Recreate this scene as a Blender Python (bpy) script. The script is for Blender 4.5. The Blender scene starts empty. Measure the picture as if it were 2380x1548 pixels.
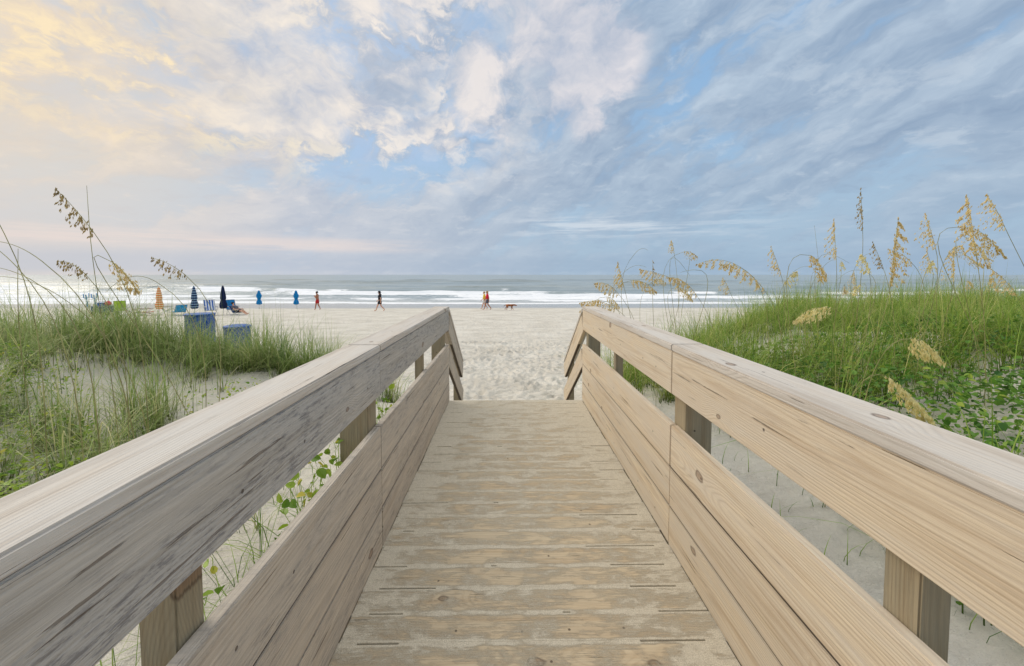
import bpy, math, random
import numpy as np
from mathutils import Vector, Matrix, Euler
random.seed(7); rng=np.random.default_rng(11)
scene=bpy.context.scene
scene.view_settings.view_transform='Standard'; scene.view_settings.look='None'; scene.view_settings.exposure=0
col=scene.collection
def lin(r,g,b):
    f=lambda c:(c/255/12.92) if c/255<=0.04045 else ((c/255+0.055)/1.055)**2.4
    return (f(r),f(g),f(b),1.0)
def link(o): col.objects.link(o); return o
def tag(o,label=None,cat=None,kind=None,group=None):
    if label:o["label"]=label
    if cat:o["category"]=cat
    if kind:o["kind"]=kind
    if group:o["group"]=group
    return o
# ------------------------------------------------------------------ node helper
class NT:
    def __init__(s,tree): s.t=tree; s.n=tree.nodes; s.l=tree.links
    def put(s,sock,v):
        if v is None: return
        if hasattr(v,'is_output'): s.l.new(v,sock)
        else:
            try: sock.default_value=v
            except Exception:
                sock.default_value=v[:3] if hasattr(v,'__len__') else (v,v,v)
    def m(s,op,a,b=None,c=None,clamp=False):
        n=s.n.new('ShaderNodeMath'); n.operation=op; n.use_clamp=clamp
        for i,v in enumerate((a,b,c)): s.put(n.inputs[i],v)
        return n.outputs[0]
    def v(s,op,a,b=None,scale=None):
        n=s.n.new('ShaderNodeVectorMath'); n.operation=op
        s.put(n.inputs[0],a)
        if b is not None: s.put(n.inputs[1],b)
        if scale is not None: s.put(n.inputs['Scale'],scale)
        return n.outputs['Value'] if op in('DOT_PRODUCT','LENGTH','DISTANCE') else n.outputs[0]
    def sep(s,a):
        n=s.n.new('ShaderNodeSeparateXYZ'); s.put(n.inputs[0],a); return n.outputs
    def comb(s,x,y,z=0.0):
        n=s.n.new('ShaderNodeCombineXYZ')
        for i,v in enumerate((x,y,z)): s.put(n.inputs[i],v)
        return n.outputs[0]
    def ss(s,x,a,b,lo=0.0,hi=1.0):
        n=s.n.new('ShaderNodeMapRange'); n.interpolation_type='SMOOTHSTEP'
        s.put(n.inputs[0],x)
        for i,v in enumerate((a,b,lo,hi)): n.inputs[i+1].default_value=v
        return n.outputs[0]
    def noise(s,vec,scale=1.0,detail=5,rough=0.55,dist=0.0,colr=False,dim='3D'):
        n=s.n.new('ShaderNodeTexNoise'); n.noise_dimensions=dim
        s.put(n.inputs['Vector'],vec); n.inputs['Scale'].default_value=scale
        n.inputs['Detail'].default_value=detail; n.inputs['Roughness'].default_value=rough
        n.inputs['Distortion'].default_value=dist
        return n.outputs['Color'] if colr else n.outputs[0]
    def vor(s,vec,scale,feature='F1',dim='3D'):
        n=s.n.new('ShaderNodeTexVoronoi'); n.feature=feature; n.voronoi_dimensions=dim
        s.put(n.inputs['Vector'],vec); n.inputs['Scale'].default_value=scale
        return n.outputs
    def mix(s,f,a,b,mode='MIX'):
        n=s.n.new('ShaderNodeMix'); n.data_type='RGBA'; n.blend_type=mode
        s.put(n.inputs[0],f); s.put(n.inputs[6],a); s.put(n.inputs[7],b)
        return n.outputs[2]
    def attr(s,name,out='Fac'):
        n=s.n.new('ShaderNodeAttribute'); n.attribute_name=name; return n.outputs[out]
    def bump(s,h,strength,dist):
        n=s.n.new('ShaderNodeBump'); n.inputs['Strength'].default_value=strength
        n.inputs['Distance'].default_value=dist; s.l.new(h,n.inputs['Height']); return n.outputs[0]
def newmat(name,rough=0.8,base=None,spec=0.3):
    m=bpy.data.materials.new(name); m.use_nodes=True
    t=NT(m.node_tree); b=t.n['Principled BSDF']
    b.inputs['Roughness'].default_value=rough
    b.inputs['Specular IOR Level'].default_value=spec
    if base: b.inputs['Base Color'].default_value=base
    return m,t,b
def simple(name,rgb,rough=0.7,metal=0.0,var=0.15,scale=12):
    m,t,b=newmat(name,rough)
    c=lin(*rgb); g=t.n.new('ShaderNodeTexCoord').outputs['Object']
    n=t.noise(g,scale,3)
    d=tuple(x*(1-var*2) for x in c[:3])+(1,); e=tuple(min(1,x*(1+var)) for x in c[:3])+(1,)
    t.put(b.inputs['Base Color'],t.mix(t.ss(n,.3,.7),d,e)); b.inputs['Metallic'].default_value=metal
    return m
# ------------------------------------------------------------------ camera
cd=bpy.data.cameras.new("camera"); cam=link(bpy.data.objects.new("camera",cd))
cd.lens=14.0; cd.sensor_width=36; cd.shift_y=-0.038; cd.clip_end=30000; cd.clip_start=0.05
CZ=1.5
cam.location=(0,0,CZ); cam.rotation_euler=(math.radians(90-2.8),0,math.radians(-0.74)); scene.camera=cam
# ------------------------------------------------------------------ light
AZ=math.radians(-66); EL=math.radians(34)
sd=Vector((math.sin(AZ)*math.cos(EL),math.cos(AZ)*math.cos(EL),math.sin(EL)))
ld=bpy.data.lights.new("sun",'SUN'); ld.energy=1.6; ld.angle=math.radians(36); ld.color=(1.0,0.92,0.80)
sun=link(bpy.data.objects.new("sun",ld)); sun.rotation_euler=(-sd).to_track_quat('-Z','Y').to_euler(); sun.location=(-20,10,20)
# ------------------------------------------------------------------ world sky
w=bpy.data.worlds.new("World"); scene.world=w; w.use_nodes=True
w.cycles.sampling_method='MANUAL'; w.cycles.sample_map_resolution=256
t=NT(w.node_tree); bg=t.n['Background']; bg.inputs['Strength'].default_value=1.0
sky=t.n.new('ShaderNodeTexSky'); sky.sky_type='NISHITA'; sky.sun_disc=False
sky.sun_elevation=EL; sky.sun_rotation=AZ
nish=t.v('SCALE',sky.outputs[0],scale=0.10)
D=t.n.new('ShaderNodeTexCoord').outputs['Generated']
X,Y,Z=t.sep(D)[:3]
zp=t.m('MAXIMUM',Z,0.0)
zc=t.m('ADD',zp,0.20)
PX=t.m('DIVIDE',X,zc); PY=t.m('DIVIDE',Y,zc)
P=t.comb(PX,PY,0.0)
def dirv(dx,dy): return Vector((dx/925,1,-dy/925)).normalized()
def spot(dx,dy,a,b):
    d=t.v('DOT_PRODUCT',D,tuple(dirv(dx,dy))); return t.ss(d,math.cos(math.radians(a)),math.cos(math.radians(b)))
left=t.ss(X,0.40,-0.75)
wp=t.v('SCALE',t.v('SUBTRACT',t.noise(t.v('SCALE',D,scale=5.0),1.0,4,.6,colr=True),(.5,.5,.5)),scale=.12)
Dw=t.v('ADD',D,wp)
Xw,Yw,Zw=t.sep(Dw)[:3]
c_hi=lin(146,186,226); c_lo=lin(172,198,220)
clear=t.mix(t.ss(Z,0.05,0.5),c_lo,c_hi)
clear=t.mix(0.08,clear,nish)
clear=t.mix(t.m('MULTIPLY',left,0.5),clear,lin(190,210,232))
# broad grey-blue stratocumulus banks rising diagonally away to one side
th=math.radians(27)
sA=t.m('ADD',t.m('MULTIPLY',Xw,math.cos(th)),t.m('MULTIPLY',Zw,math.sin(th)))
rA=t.m('SUBTRACT',t.m('MULTIPLY',Zw,math.cos(th)),t.m('MULTIPLY',Xw,math.sin(th)))
SP=t.comb(t.m('MULTIPLY',sA,3.4),t.m('MULTIPLY',rA,8.5),t.m('MULTIPLY_ADD',Y,1.5,2.7))
n1=t.noise(SP,1.0,9,0.60,0.0)
n1b=t.noise(t.v('ADD',SP,(-.10,.22,0.0)),1.0,6,0.60,0.0)
sheet=t.ss(n1,0.36,0.50)
lit1=t.m('MULTIPLY_ADD',t.m('SUBTRACT',n1,n1b),3.2,0.38,clamp=True)
g_dark=t.mix(left,lin(146,167,192),lin(188,195,208))
g_lite=t.mix(left,lin(190,206,222),lin(224,221,222))
c=t.mix(t.m('MULTIPLY',sheet,0.92),clear,t.mix(lit1,g_dark,g_lite))
# second finer layer of small soft flakes seen in perspective
n5=t.noise(t.v('ADD',P,t.v('SCALE',wp,scale=2.0)),4.2,8,0.64,0.0)
c=t.mix(t.m('MULTIPLY',t.ss(n5,.53,.66),.40),c,t.mix(left,lin(204,216,228),lin(240,232,226)))
c=t.mix(t.m('MULTIPLY',t.ss(n5,.47,.35),.32),c,t.mix(left,lin(142,162,188),lin(176,188,208)))
# broken small puffs on the sun side
QP=t.comb(t.m('MULTIPLY',Xw,10.0),t.m('MULTIPLY',Y,5.0),t.m('MULTIPLY',Zw,15.0))
n2=t.noise(QP,1.0,9,0.64,0.0)
n2b=t.noise(t.v('ADD',QP,(.26,0,-.26)),1.0,6,0.64,0.0)
QB=t.comb(t.m('MULTIPLY',Xw,3.2),t.m('MULTIPLY',Y,2.0),t.m('MULTIPLY',Zw,4.8))
big=t.noise(QB,1.0,4,0.55)
wA=t.m('MULTIPLY',t.ss(X,0.16,-0.25),t.ss(Z,0.16,0.32))
wA=t.m('MULTIPLY',wA,t.ss(big,0.30,0.46))
mA=t.m('MULTIPLY',t.ss(n2,0.46,0.56),wA)
litA=t.m('MULTIPLY_ADD',t.m('SUBTRACT',n2,n2b),4.5,0.40,clamp=True)
warm=spot(-1250,-360,40,6)
cl=t.mix(warm,lin(250,240,230),lin(255,238,202)); cdk=t.mix(warm,lin(188,196,212),lin(206,202,204))
c=t.mix(t.m('MULTIPLY',t.m('MULTIPLY',t.ss(n2,.49,.40),wA),.7),c,lin(176,201,232))
c=t.mix(t.m('MULTIPLY',mA,0.9),c,t.mix(litA,cdk,cl))
# bigger soft cumulus masses
wB=t.m('MAXIMUM',spot(60,-500,16,4),t.m('MULTIPLY',spot(-530,-490,13,3),0.95))
wB=t.m('MAXIMUM',wB,t.m('MULTIPLY',spot(-280,-560,7,2),0.8))
QC=t.comb(t.m('MULTIPLY',Xw,5.2),t.m('MULTIPLY',Y,3.0),t.m('MULTIPLY',Zw,7.2))
n3=t.noise(QC,1.0,9,0.60,0.0)
n3b=t.noise(t.v('ADD',QC,(.25,0,-.22)),1.0,6,0.60,0.0)
mB=t.ss(t.m('ADD',n3,t.m('MULTIPLY',wB,0.24)),0.57,0.72)
mB=t.m('MULTIPLY',mB,t.ss(wB,0.0,0.45))
litB=t.m('MULTIPLY_ADD',t.m('SUBTRACT',n3,n3b),3.6,0.50,clamp=True)
c=t.mix(t.m('MULTIPLY',mB,0.88),c,t.mix(litB,lin(184,193,210),t.mix(left,lin(234,229,232),lin(250,239,224))))
# warm light near the sun side
c=t.mix(t.m('MULTIPLY',spot(-1600,-330,34,2),0.5),c,lin(255,228,186))
# haze and cloud bands near the horizon
hz=t.mix(left,lin(162,186,208),lin(206,208,216))
c=t.mix(t.m('MULTIPLY',t.ss(Z,0.26,0.03),0.6),c,hz)
bn=t.noise(t.comb(t.m('MULTIPLY',X,2.6),t.m('MULTIPLY',Z,34.0),0.0),1.4,7,0.62,0.0)
band1=t.m('MULTIPLY',t.ss(Z,0.045,0.062),t.ss(Z,0.092,0.07))
band1=t.m('MULTIPLY',band1,t.m('MULTIPLY',t.ss(X,-0.10,-0.45),t.ss(bn,0.36,0.56)))
c=t.mix(t.m('MULTIPLY',band1,0.6),c,lin(238,222,214))
band2=t.m('MULTIPLY',t.ss(Z,0.080,0.105),t.ss(Z,0.165,0.12))
band2=t.m('MULTIPLY',band2,t.m('MULTIPLY',t.m('MULTIPLY',t.ss(X,-0.05,0.10),t.ss(X,0.64,0.38)),t.ss(bn,0.44,0.62)))
c=t.mix(t.m('MULTIPLY',band2,0.65),c,lin(220,228,236))
band3=t.m('MULTIPLY',t.ss(Z,0.0,0.012),t.ss(Z,0.055,0.03))
c=t.mix(t.m('MULTIPLY',band3,0.4),c,t.mix(left,lin(152,176,200),lin(184,194,210)))
# overhead sky brightened above the view as added fill light
c=t.mix(t.ss(Z,0.60,0.85),c,(1.15,1.14,1.12,1))
c=t.mix(t.ss(Z,-0.001,-0.02),c,lin(170,168,160))
t.l.new(c,bg.inputs['Color'])
# ------------------------------------------------------------------ numpy noise / terrain
def h2(i,j,s): 
    v=np.sin(i*127.1+j*311.7+s*74.7)*43758.5453; return v-np.floor(v)
def vn(x,y,s=0):
    xi=np.floor(x); yi=np.floor(y); fx=x-xi; fy=y-yi; fx=fx*fx*(3-2*fx); fy=fy*fy*(3-2*fy)
    return (h2(xi,yi,s)*(1-fx)+h2(xi+1,yi,s)*fx)*(1-fy)+(h2(xi,yi+1,s)*(1-fx)+h2(xi+1,yi+1,s)*fx)*fy
def fbm(x,y,s=0,o=4):
    r=0;a=.5
    for k in range(o): r=r+a*vn(x*2**k,y*2**k,s+k*3.1); a*=.5
    return r
def S(a,b,x):
    q=np.clip((x-a)/(b-a),0,1); return q*q*(3-2*q)
def terrain(x,y):
    x=np.asarray(x,float); y=np.asarray(y,float)
    beach=np.where(y<6,-1.0,-1.0-0.031*(np.minimum(y,200)-6))
    L=-.42+.52*S(-4.2,-8,x); R=-.32+.68*S(1.0,8,x)
    mid=-.75
    side=np.where(x<.1,mid+(L-mid)*S(-.7,-1.1,x),mid+(R-mid)*S(.9,1.25,x))
    yc=np.where(x<.1,5.2+.55*np.clip(-x-1,0,6),5.6+.9*np.clip(x-1.2,0,9))
    f=1-S(yc-.8,yc+3.2,y)
    d=f*S(1.1,2.5,np.abs(x-.1))
    mound=.24*np.exp(-((x+4.6)/1.7)**2-((y-7.4)/1.0)**2)
    return beach*(1-f)+side*f+mound+d*(fbm(x*.55,y*.55,3)-.47)*.45+(fbm(x*2.2,y*2.2,9,3)-.44)*.06*np.where(y<30,1,.6)
def hz1(x,y): return float(terrain(x,y))
def npmesh(name,co,q):
    me=bpy.data.meshes.new(name); k=q.shape[1]
    me.vertices.add(len(co)); me.vertices.foreach_set('co',co.astype(np.float32).ravel())
    me.loops.add(len(q)*k); me.loops.foreach_set('vertex_index',q.astype(np.int32).ravel())
    me.polygons.add(len(q)); me.polygons.foreach_set('loop_start',np.arange(0,len(q)*k,k,dtype=np.int32))
    me.polygons.foreach_set('loop_total',np.full(len(q),k,np.int32))
    me.update(calc_edges=True); me.validate(); return me
def grid(name,xs,ys,zf,mat,attrs=None):
    GX,GY=np.meshgrid(xs,ys); GZ=zf(GX,GY)
    nx,ny=len(xs),len(ys)
    co=np.stack([GX.ravel(),GY.ravel(),GZ.ravel()],1)
    idx=np.arange(nx*ny).reshape(ny,nx)
    q=np.stack([idx[:-1,:-1],idx[:-1,1:],idx[1:,1:],idx[1:,:-1]],-1).reshape(-1,4)
    me=npmesh(name,co,q)
    me.materials.append(mat)
    if attrs:
        for k,f in attrs.items():
            at=me.attributes.new(k,'FLOAT','POINT'); at.data.foreach_set('value',f(GX,GY).ravel().astype(np.float32))
    me.polygons.foreach_set('use_smooth',np.ones(len(q),bool))
    return link(bpy.data.objects.new(name,me))
# sand material
msand,t,b=newmat("sand",0.92,spec=0.2)
G=t.n.new('ShaderNodeNewGeometry').outputs['Position']
gx,gy,gz=t.sep(G)[:3]
G2=t.comb(gx,gy,0.0)
na=t.noise(G2,0.6,4,.6); nb=t.noise(G2,12,5,.7); nf=t.noise(G2,160,1,.6)
cs=t.mix(t.ss(na,.3,.7),lin(213,206,192),lin(231,225,212))
cs=t.mix(t.ss(nb,.25,.75),t.mix(0.2,cs,lin(158,150,138)),cs)
cs=t.mix(t.m('MULTIPLY',t.ss(nf,.62,.72),0.3),cs,lin(130,118,104))
wn=t.noise(t.comb(t.m('MULTIPLY',gx,.05),gy,0.0),.5,3)
wet=t.ss(t.m('ADD',gy,t.m('MULTIPLY',wn,3.0)),42.5,47.5)
lt=t.noise(t.comb(t.m('MULTIPLY',gx,.25),t.m('MULTIPLY',gy,1.2),0.0),1.6,7,.72)
cs=t.mix(t.m('MULTIPLY',t.ss(lt,.50,.68),.45),cs,lin(160,152,138))
cs=t.mix(wet,cs,lin(166,164,158))
t.put(b.inputs['Base Color'],cs)
t.put(b.inputs['Roughness'],t.ss(wet,0,1,.92,.22))
vf=t.vor(t.v('ADD',G2,t.v('SCALE',t.noise(G2,1.5,2,colr=True),scale=.5)),3.0,'SMOOTH_F1')[0]
vf2=t.vor(G2,7,'F1')[0]
hh=t.m('ADD',t.m('MULTIPLY',vf,.7),t.m('ADD',t.m('MULTIPLY',nb,.5),t.m('MULTIPLY',vf2,.28)))
hh=t.m('MULTIPLY',hh,t.ss(gy,44,40,0.03,1))
bn1=t.bump(hh,.9,.12)
n=t.n.new('ShaderNodeBump'); n.inputs['Strength'].default_value=.35; n.inputs['Distance'].default_value=.004
t.l.new(nf,n.inputs['Height']); t.l.new(bn1,n.inputs['Normal']); t.l.new(n.outputs[0],b.inputs['Normal'])
def geo(a,b_,step,g=1.06):
    r=[];x=a;s=step
    while abs(x)<abs(b_): 
        x+=s; s*=g; r.append(x)
    return r
xs=np.array(sorted(geo(-14,-7000,-.15,1.07))+list(np.arange(-14,-4,.12))+list(np.arange(-4,5,.05))+list(np.arange(5,14,.12))+geo(14,7000,.15,1.07))
ys=np.array([-60,-30,-15,-8,-4]+list(np.arange(-2,5,.12))+list(np.arange(5,17,.05))+geo(17,400,.08,1.03))
fp=[(rng.normal(.3,1.1),rng.uniform(6.5,17),rng.uniform(-.5,.5)) for _ in range(700)]+[(rng.uniform(-4,5),rng.uniform(7,17),rng.uniform(-1.5,1.5)) for _ in range(600)]
def zf(gx_,gy_):
    z=terrain(gx_,gy_)
    for (fx,fy,an) in fp:
        i0,i1=np.searchsorted(xs,[fx-.3,fx+.3]); j0,j1=np.searchsorted(ys,[fy-.3,fy+.3])
        sx=gx_[j0:j1,i0:i1]-fx; sy=gy_[j0:j1,i0:i1]-fy
        a=sx*math.cos(an)+sy*math.sin(an); c_=-sx*math.sin(an)+sy*math.cos(an)
        r=(a/.06)**2+(c_/.125)**2
        z[j0:j1,i0:i1]+= -.036*np.exp(-r)+.018*np.exp(-(np.sqrt(r)-1.6)**2*3)
    return z
ground=grid("ground",xs,ys,zf,msand)
tag(ground,"pale trampled sand beach rising into grassy dunes","beach","structure")
# ------------------------------------------------------------------ sea
SEA=-2.5
def e_(x,s,sc=28,a=.35,b_=.65): return S(a,b_,fbm(x/sc,x*0+s*1.7,s,3)+.08*S(10,-40,x))
brk=[(56,.08,3.5,1.3,.15,.4),(61,.14,4,1.5,.25,.5),(67,.28,5,1.8,.28,.5),(74,.45,6,2.2,.30,.52),(83,.7,7,2.6,.36,.54),(95,.95,7,3,.42,.56),(112,1.0,5,3.5,.50,.62),(135,.9,3,4,.60,.72),(165,.9,0,5,.9,.95),(200,1.0,0,6,.9,.95),(260,1.0,0,7,.9,.95)]
def ycr(x,k,y0): return y0+8*(fbm(x/34,x*0+k,k+20,3)-.45)+1.6*(vn(x/5,x*0+k,k)-.5)
def seaz(x,y):
    z=np.full(x.shape,SEA)
    for k,(y0,A,tr,wd,a,b_) in enumerate(brk):
        d=y-ycr(x,k,y0); amp=A*(.45+.55*e_(x,k+1))
        z+=amp*np.where(d<0,np.exp(-(d/(wd*.42))**2),np.exp(-(d/(wd*1.3))**2))
    z+=(fbm(x*.5,y*.8,4)-.47)*.2*S(56,70,y)*(1-S(200,300,y))
    return z
def foam(x,y):
    f=np.zeros(x.shape)
    for k,(y0,A,tr,wd,a,b_) in enumerate(brk):
        if tr==0: continue
        d=ycr(x,k,y0)-y; e=e_(x,k+1,20,a,b_)
        f=np.maximum(f,e*np.where(d<-.5,0,np.where(d<tr,1-.65*np.clip(d/tr,0,1),0)))
    return f
msea,t,b=newmat("sea_water",.22,spec=.5)
G=t.n.new('ShaderNodeNewGeometry').outputs['Position']; gx,gy,gz=t.sep(G)[:3]
lp=t.noise(t.comb(t.m('MULTIPLY',gx,.03),t.m('MULTIPLY',gy,.12),0),1,5,.6)
wc_=t.mix(t.ss(lp,.35,.65),lin(134,150,156),lin(160,170,170))
wc_=t.mix(t.ss(gy,70,52),wc_,lin(178,178,172))
wc_=t.mix(t.ss(gz,-2.1,-1.5),wc_,lin(124,129,116))
fo=t.attr('foam')
fn=t.noise(t.comb(t.m('MULTIPLY',gx,.5),t.m('MULTIPLY',gy,1.3),gz),1.6,9,.74,.4)
fm=t.ss(t.m('ADD',t.m('MULTIPLY',fo,.66),t.m('MULTIPLY',fn,1.0)),.78,.98)
fm=t.m('MULTIPLY',fm,t.ss(fo,.02,.2))
lace=t.m('MULTIPLY',t.ss(fn,.48,.62),t.m('MULTIPLY',t.ss(gy,96,66),.65))
fm=t.m('MAXIMUM',fm,lace)
t.put(b.inputs['Base Color'],t.mix(fm,wc_,lin(246,247,248)))
t.put(b.inputs['Roughness'],t.ss(fm,0,1,.30,.85))
wv=t.noise(t.comb(t.m('MULTIPLY',gx,.5),t.m('MULTIPLY',gy,1.4),0),.55,7,.62,.3)
t.l.new(t.bump(wv,.8,.5),b.inputs['Normal'])
sx=np.array(sorted(geo(-150,-9000,-1,1.09))+list(np.arange(-150,150,.6))+geo(150,9000,1,1.09))
sy=np.array(list(np.arange(50,135,.35))+geo(135,14000,.6,1.05))
sea=grid("sea",sx,sy,seaz,msea,{'foam':foam})
tag(sea,"grey green ocean with white breaking surf","sea","structure")
# ------------------------------------------------------------------ mesh builder
class MB:
    def __init__(s): s.v=[];s.f=[]
    def add(s,vs,fs):
        o=len(s.v); s.v+= [tuple(p) for p in vs]; s.f+=[tuple(i+o for i in f) for f in fs]
    def box(s,c,size,rot=None,bev=0):
        a,b_,d=[q/2 for q in size]; e=min(bev,a*.4,b_*.4,d*.4)
        R=rot or Matrix.Identity(3)
        if e<=0:
            vs=[(x,y,z) for x in(-a,a) for y in(-b_,b_) for z in(-d,d)]
            fs=[(0,1,3,2),(4,6,7,5),(0,4,5,1),(2,3,7,6),(0,2,6,4),(1,5,7,3)]
            s.add([Vector(c)+R@Vector(v) for v in vs],fs); return
        import bmesh
        bm=bmesh.new(); bmesh.ops.create_cube(bm,size=1)
        for v in bm.verts: v.co=Vector((v.co.x*2*a,v.co.y*2*b_,v.co.z*2*d))
        bmesh.ops.bevel(bm,geom=bm.edges[:],offset=e,segments=2,affect='EDGES')
        bm.verts.index_update()
        s.add([Vector(c)+R@v.co for v in bm.verts],[[v.index for v in f.verts] for f in bm.faces]); bm.free()
    def tube(s,pts,r,seg=6,r2=None):
        pts=[Vector(p) for p in pts]; n=len(pts); vs=[];fs=[]
        for i,p in enumerate(pts):
            d=(pts[min(i+1,n-1)]-pts[max(i-1,0)]).normalized()
            u=d.cross(Vector((0,0,1)) if abs(d.z)<.9 else Vector((1,0,0))).normalized(); w_=d.cross(u)
            rr=r if r2 is None else r+(r2-r)*i/(n-1)
            for k in range(seg):
                a=2*math.pi*k/seg; vs.append(p+(u*math.cos(a)+w_*math.sin(a))*rr)
        for i in range(n-1):
            for k in range(seg):
                fs.append((i*seg+k,i*seg+(k+1)%seg,(i+1)*seg+(k+1)%seg,(i+1)*seg+k))
        fs.append(tuple(range(seg))[::-1]); fs.append(tuple((n-1)*seg+k for k in range(seg)))
        s.add(vs,fs)
    def lathe(s,prof,seg=24,c=(0,0,0),pleat=0,np_=8,R=None,twist=0):
        vs=[];fs=[];R=R or Matrix.Identity(3)
        for i,(r,z) in enumerate(prof):
            for k in range(seg):
                a=2*math.pi*k/seg+twist*z; rr=r*(1+pleat*math.cos(np_*2*math.pi*k/seg))
                vs.append(Vector(c)+R@Vector((rr*math.cos(a),rr*math.sin(a),z)))
        for i in range(len(prof)-1):
            for k in range(seg): fs.append((i*seg+k,i*seg+(k+1)%seg,(i+1)*seg+(k+1)%seg,(i+1)*seg+k))
        fs.append(tuple(range(seg))[::-1]); fs.append(tuple((len(prof)-1)*seg+k for k in range(seg)))
        s.add(vs,fs)
    def ell(s,c,r,seg=12,rings=8):
        vs=[];fs=[]
        for i in range(rings+1):
            ph=math.pi*(i/rings)*.999+.0005
            for k in range(seg):
                a=2*math.pi*k/seg; vs.append((c[0]+r[0]*math.sin(ph)*math.cos(a),c[1]+r[1]*math.sin(ph)*math.sin(a),c[2]+r[2]*math.cos(ph)))
        for i in range(rings):
            for k in range(seg): fs.append((i*seg+k,(i+1)*seg+k,(i+1)*seg+(k+1)%seg,i*seg+(k+1)%seg))
        s.add(vs,fs)
    def obj(s,name,mat,parent=None,loc=(0,0,0),rot=0,smooth=False):
        me=bpy.data.meshes.new(name); me.from_pydata(s.v,[],s.f); me.materials.append(mat)
        if smooth: me.polygons.foreach_set('use_smooth',[True]*len(me.polygons))
        me.update(); o=link(bpy.data.objects.new(name,me)); o.location=loc; o.rotation_euler=(0,0,rot)
        if parent: o.parent=parent
        return o
def empty(name,loc,rot=0):
    e=link(bpy.data.objects.new(name,None)); e.location=loc; e.rotation_euler=(0,0,rot); e.empty_display_size=.2; return e
# ------------------------------------------------------------------ wood
def wood(name,light,dark,grey,gw,mottle=0.0,sandy=0.0,ringf=.0085,ringw=.5,crack=.69,seam=0.0):
    m,t,b=newmat(name,.85,spec=.2)
    W=t.attr('wc','Vector'); sd_=t.attr('wr'); hw=t.attr('hw')
    G=t.n.new('ShaderNodeNewGeometry').outputs['Position']; px,py,pz=t.sep(G)[:3]
    L,Wd,T=t.sep(W)[:3]
    so=t.m('MULTIPLY',sd_,37.0)
    kw=t.noise(t.comb(t.m('MULTIPLY_ADD',L,14.0,so),t.m('MULTIPLY',Wd,22.0),0),1.0,2,.5)
    kv=t.vor(t.comb(t.m('MULTIPLY_ADD',L,.6,so),t.m('ADD',Wd,t.m('MULTIPLY',so,.31)),0),3.2,'F1','2D')
    kd,kc=kv[0],kv[1]
    kg=t.m('GREATER_THAN',t.sep(kc)[0],.72)
    ksz=t.ss(t.sep(kc)[1],0,1,.55,1.5)          # each knot its own size
    kd=t.m('DIVIDE',kd,ksz)
    knear=t.m('MULTIPLY',t.ss(kd,.34,0.0),kg)
    wa=t.noise(t.comb(t.m('MULTIPLY_ADD',L,.9,so),t.m('MULTIPLY',Wd,4.0),T),1.3,3,.5)
    wb=t.noise(t.comb(t.m('MULTIPLY_ADD',L,.5,so),so,3.0),1.0,1,.5)
    u=t.m('ADD',t.m('ADD',Wd,t.m('MULTIPLY',t.m('SUBTRACT',t.m('FRACT',t.m('MULTIPLY',sd_,17.3)),.5),.14)),t.m('MULTIPLY',t.m('SUBTRACT',wa,.5),.05))
    q=t.m('ADD',t.m('ADD',T,.03),t.m('MULTIPLY',wb,.10))
    r=t.m('SQRT',t.m('ADD',t.m('MULTIPLY',u,u),t.m('MULTIPLY',q,q)))
    r=t.m('ADD',r,t.m('MULTIPLY',knear,.03))
    ring=t.m('MULTIPLY_ADD',t.m('SINE',t.m('MULTIPLY',r,2*math.pi/ringf)),.5,.5)
    ring=t.m('POWER',ring,2.2)
    fine=t.noise(t.comb(t.m('MULTIPLY_ADD',L,6.0,so),t.m('MULTIPLY',Wd,200.0),t.m('MULTIPLY',T,200.0)),1.0,4,.7)
    big=t.noise(t.comb(t.m('MULTIPLY_ADD',L,1.2,so),t.m('MULTIPLY',Wd,6.0),T),1.2,6,.66)
    c=t.mix(t.m('MULTIPLY',ring,t.ss(big,.25,.75,ringw*.5,ringw)),light,dark)
    c=t.mix(t.m('MULTIPLY',t.ss(fine,.36,.68),.65),c,t.mix(.5,dark,grey))
    c=t.mix(t.m('MULTIPLY',t.ss(big,.34,.62),gw),c,grey)
    tone=t.m('FRACT',t.m('MULTIPLY',sd_,91.7))
    c=t.mix(t.m('MULTIPLY',tone,.3),c,t.mix(.5,dark,grey))
    stn=t.noise(t.comb(t.m('MULTIPLY_ADD',L,1.0,so),t.m('MULTIPLY',Wd,22.0),t.m('MULTIPLY',T,22.)),1.0,7,.68)
    c=t.mix(t.m('MULTIPLY',t.ss(stn,.50,.68),.42),c,dark)
    c=t.mix(t.m('MULTIPLY',t.ss(stn,.47,.32),.5),c,grey)
    if mottle:
        sp=t.noise(t.comb(t.m('MULTIPLY_ADD',L,12.0,so),t.m('MULTIPLY',Wd,60.0),T),1.0,6,.78)
        c=t.mix(t.m('MULTIPLY',t.m('MULTIPLY',t.ss(sp,.47,.62),t.ss(big,.36,.6)),mottle),c,lin(112,110,112))
    ck=t.noise(t.comb(t.m('MULTIPLY_ADD',L,2.2,so),t.m('MULTIPLY_ADD',Wd,80.0,t.m('MULTIPLY',stn,3.0)),t.m('MULTIPLY',T,80.)),1.0,2,.5)
    ckm=t.ss(ck,crack,crack+.03)
    c=t.mix(t.m('MULTIPLY',ckm,.62),c,lin(96,82,70))
    kdn=t.m('ADD',kd,t.m('ADD',t.m('MULTIPLY',t.m('SUBTRACT',fine,.5),.03),t.m('MULTIPLY',t.m('SUBTRACT',kw,.5),.06)))
    kn=t.m('MULTIPLY',t.ss(kdn,.034,.02),kg)
    kr=t.m('MULTIPLY',t.m('MULTIPLY',t.ss(kdn,.055,.036),t.ss(kdn,.02,.036)),kg)
    c=t.mix(t.m('MULTIPLY',kn,.6),c,lin(140,110,86))
    c=t.mix(t.m('MULTIPLY',kr,.7),c,lin(88,66,52))
    sv=t.vor(t.comb(t.m('ADD',L,so),Wd,0),6.0,'F1','2D')
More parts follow.
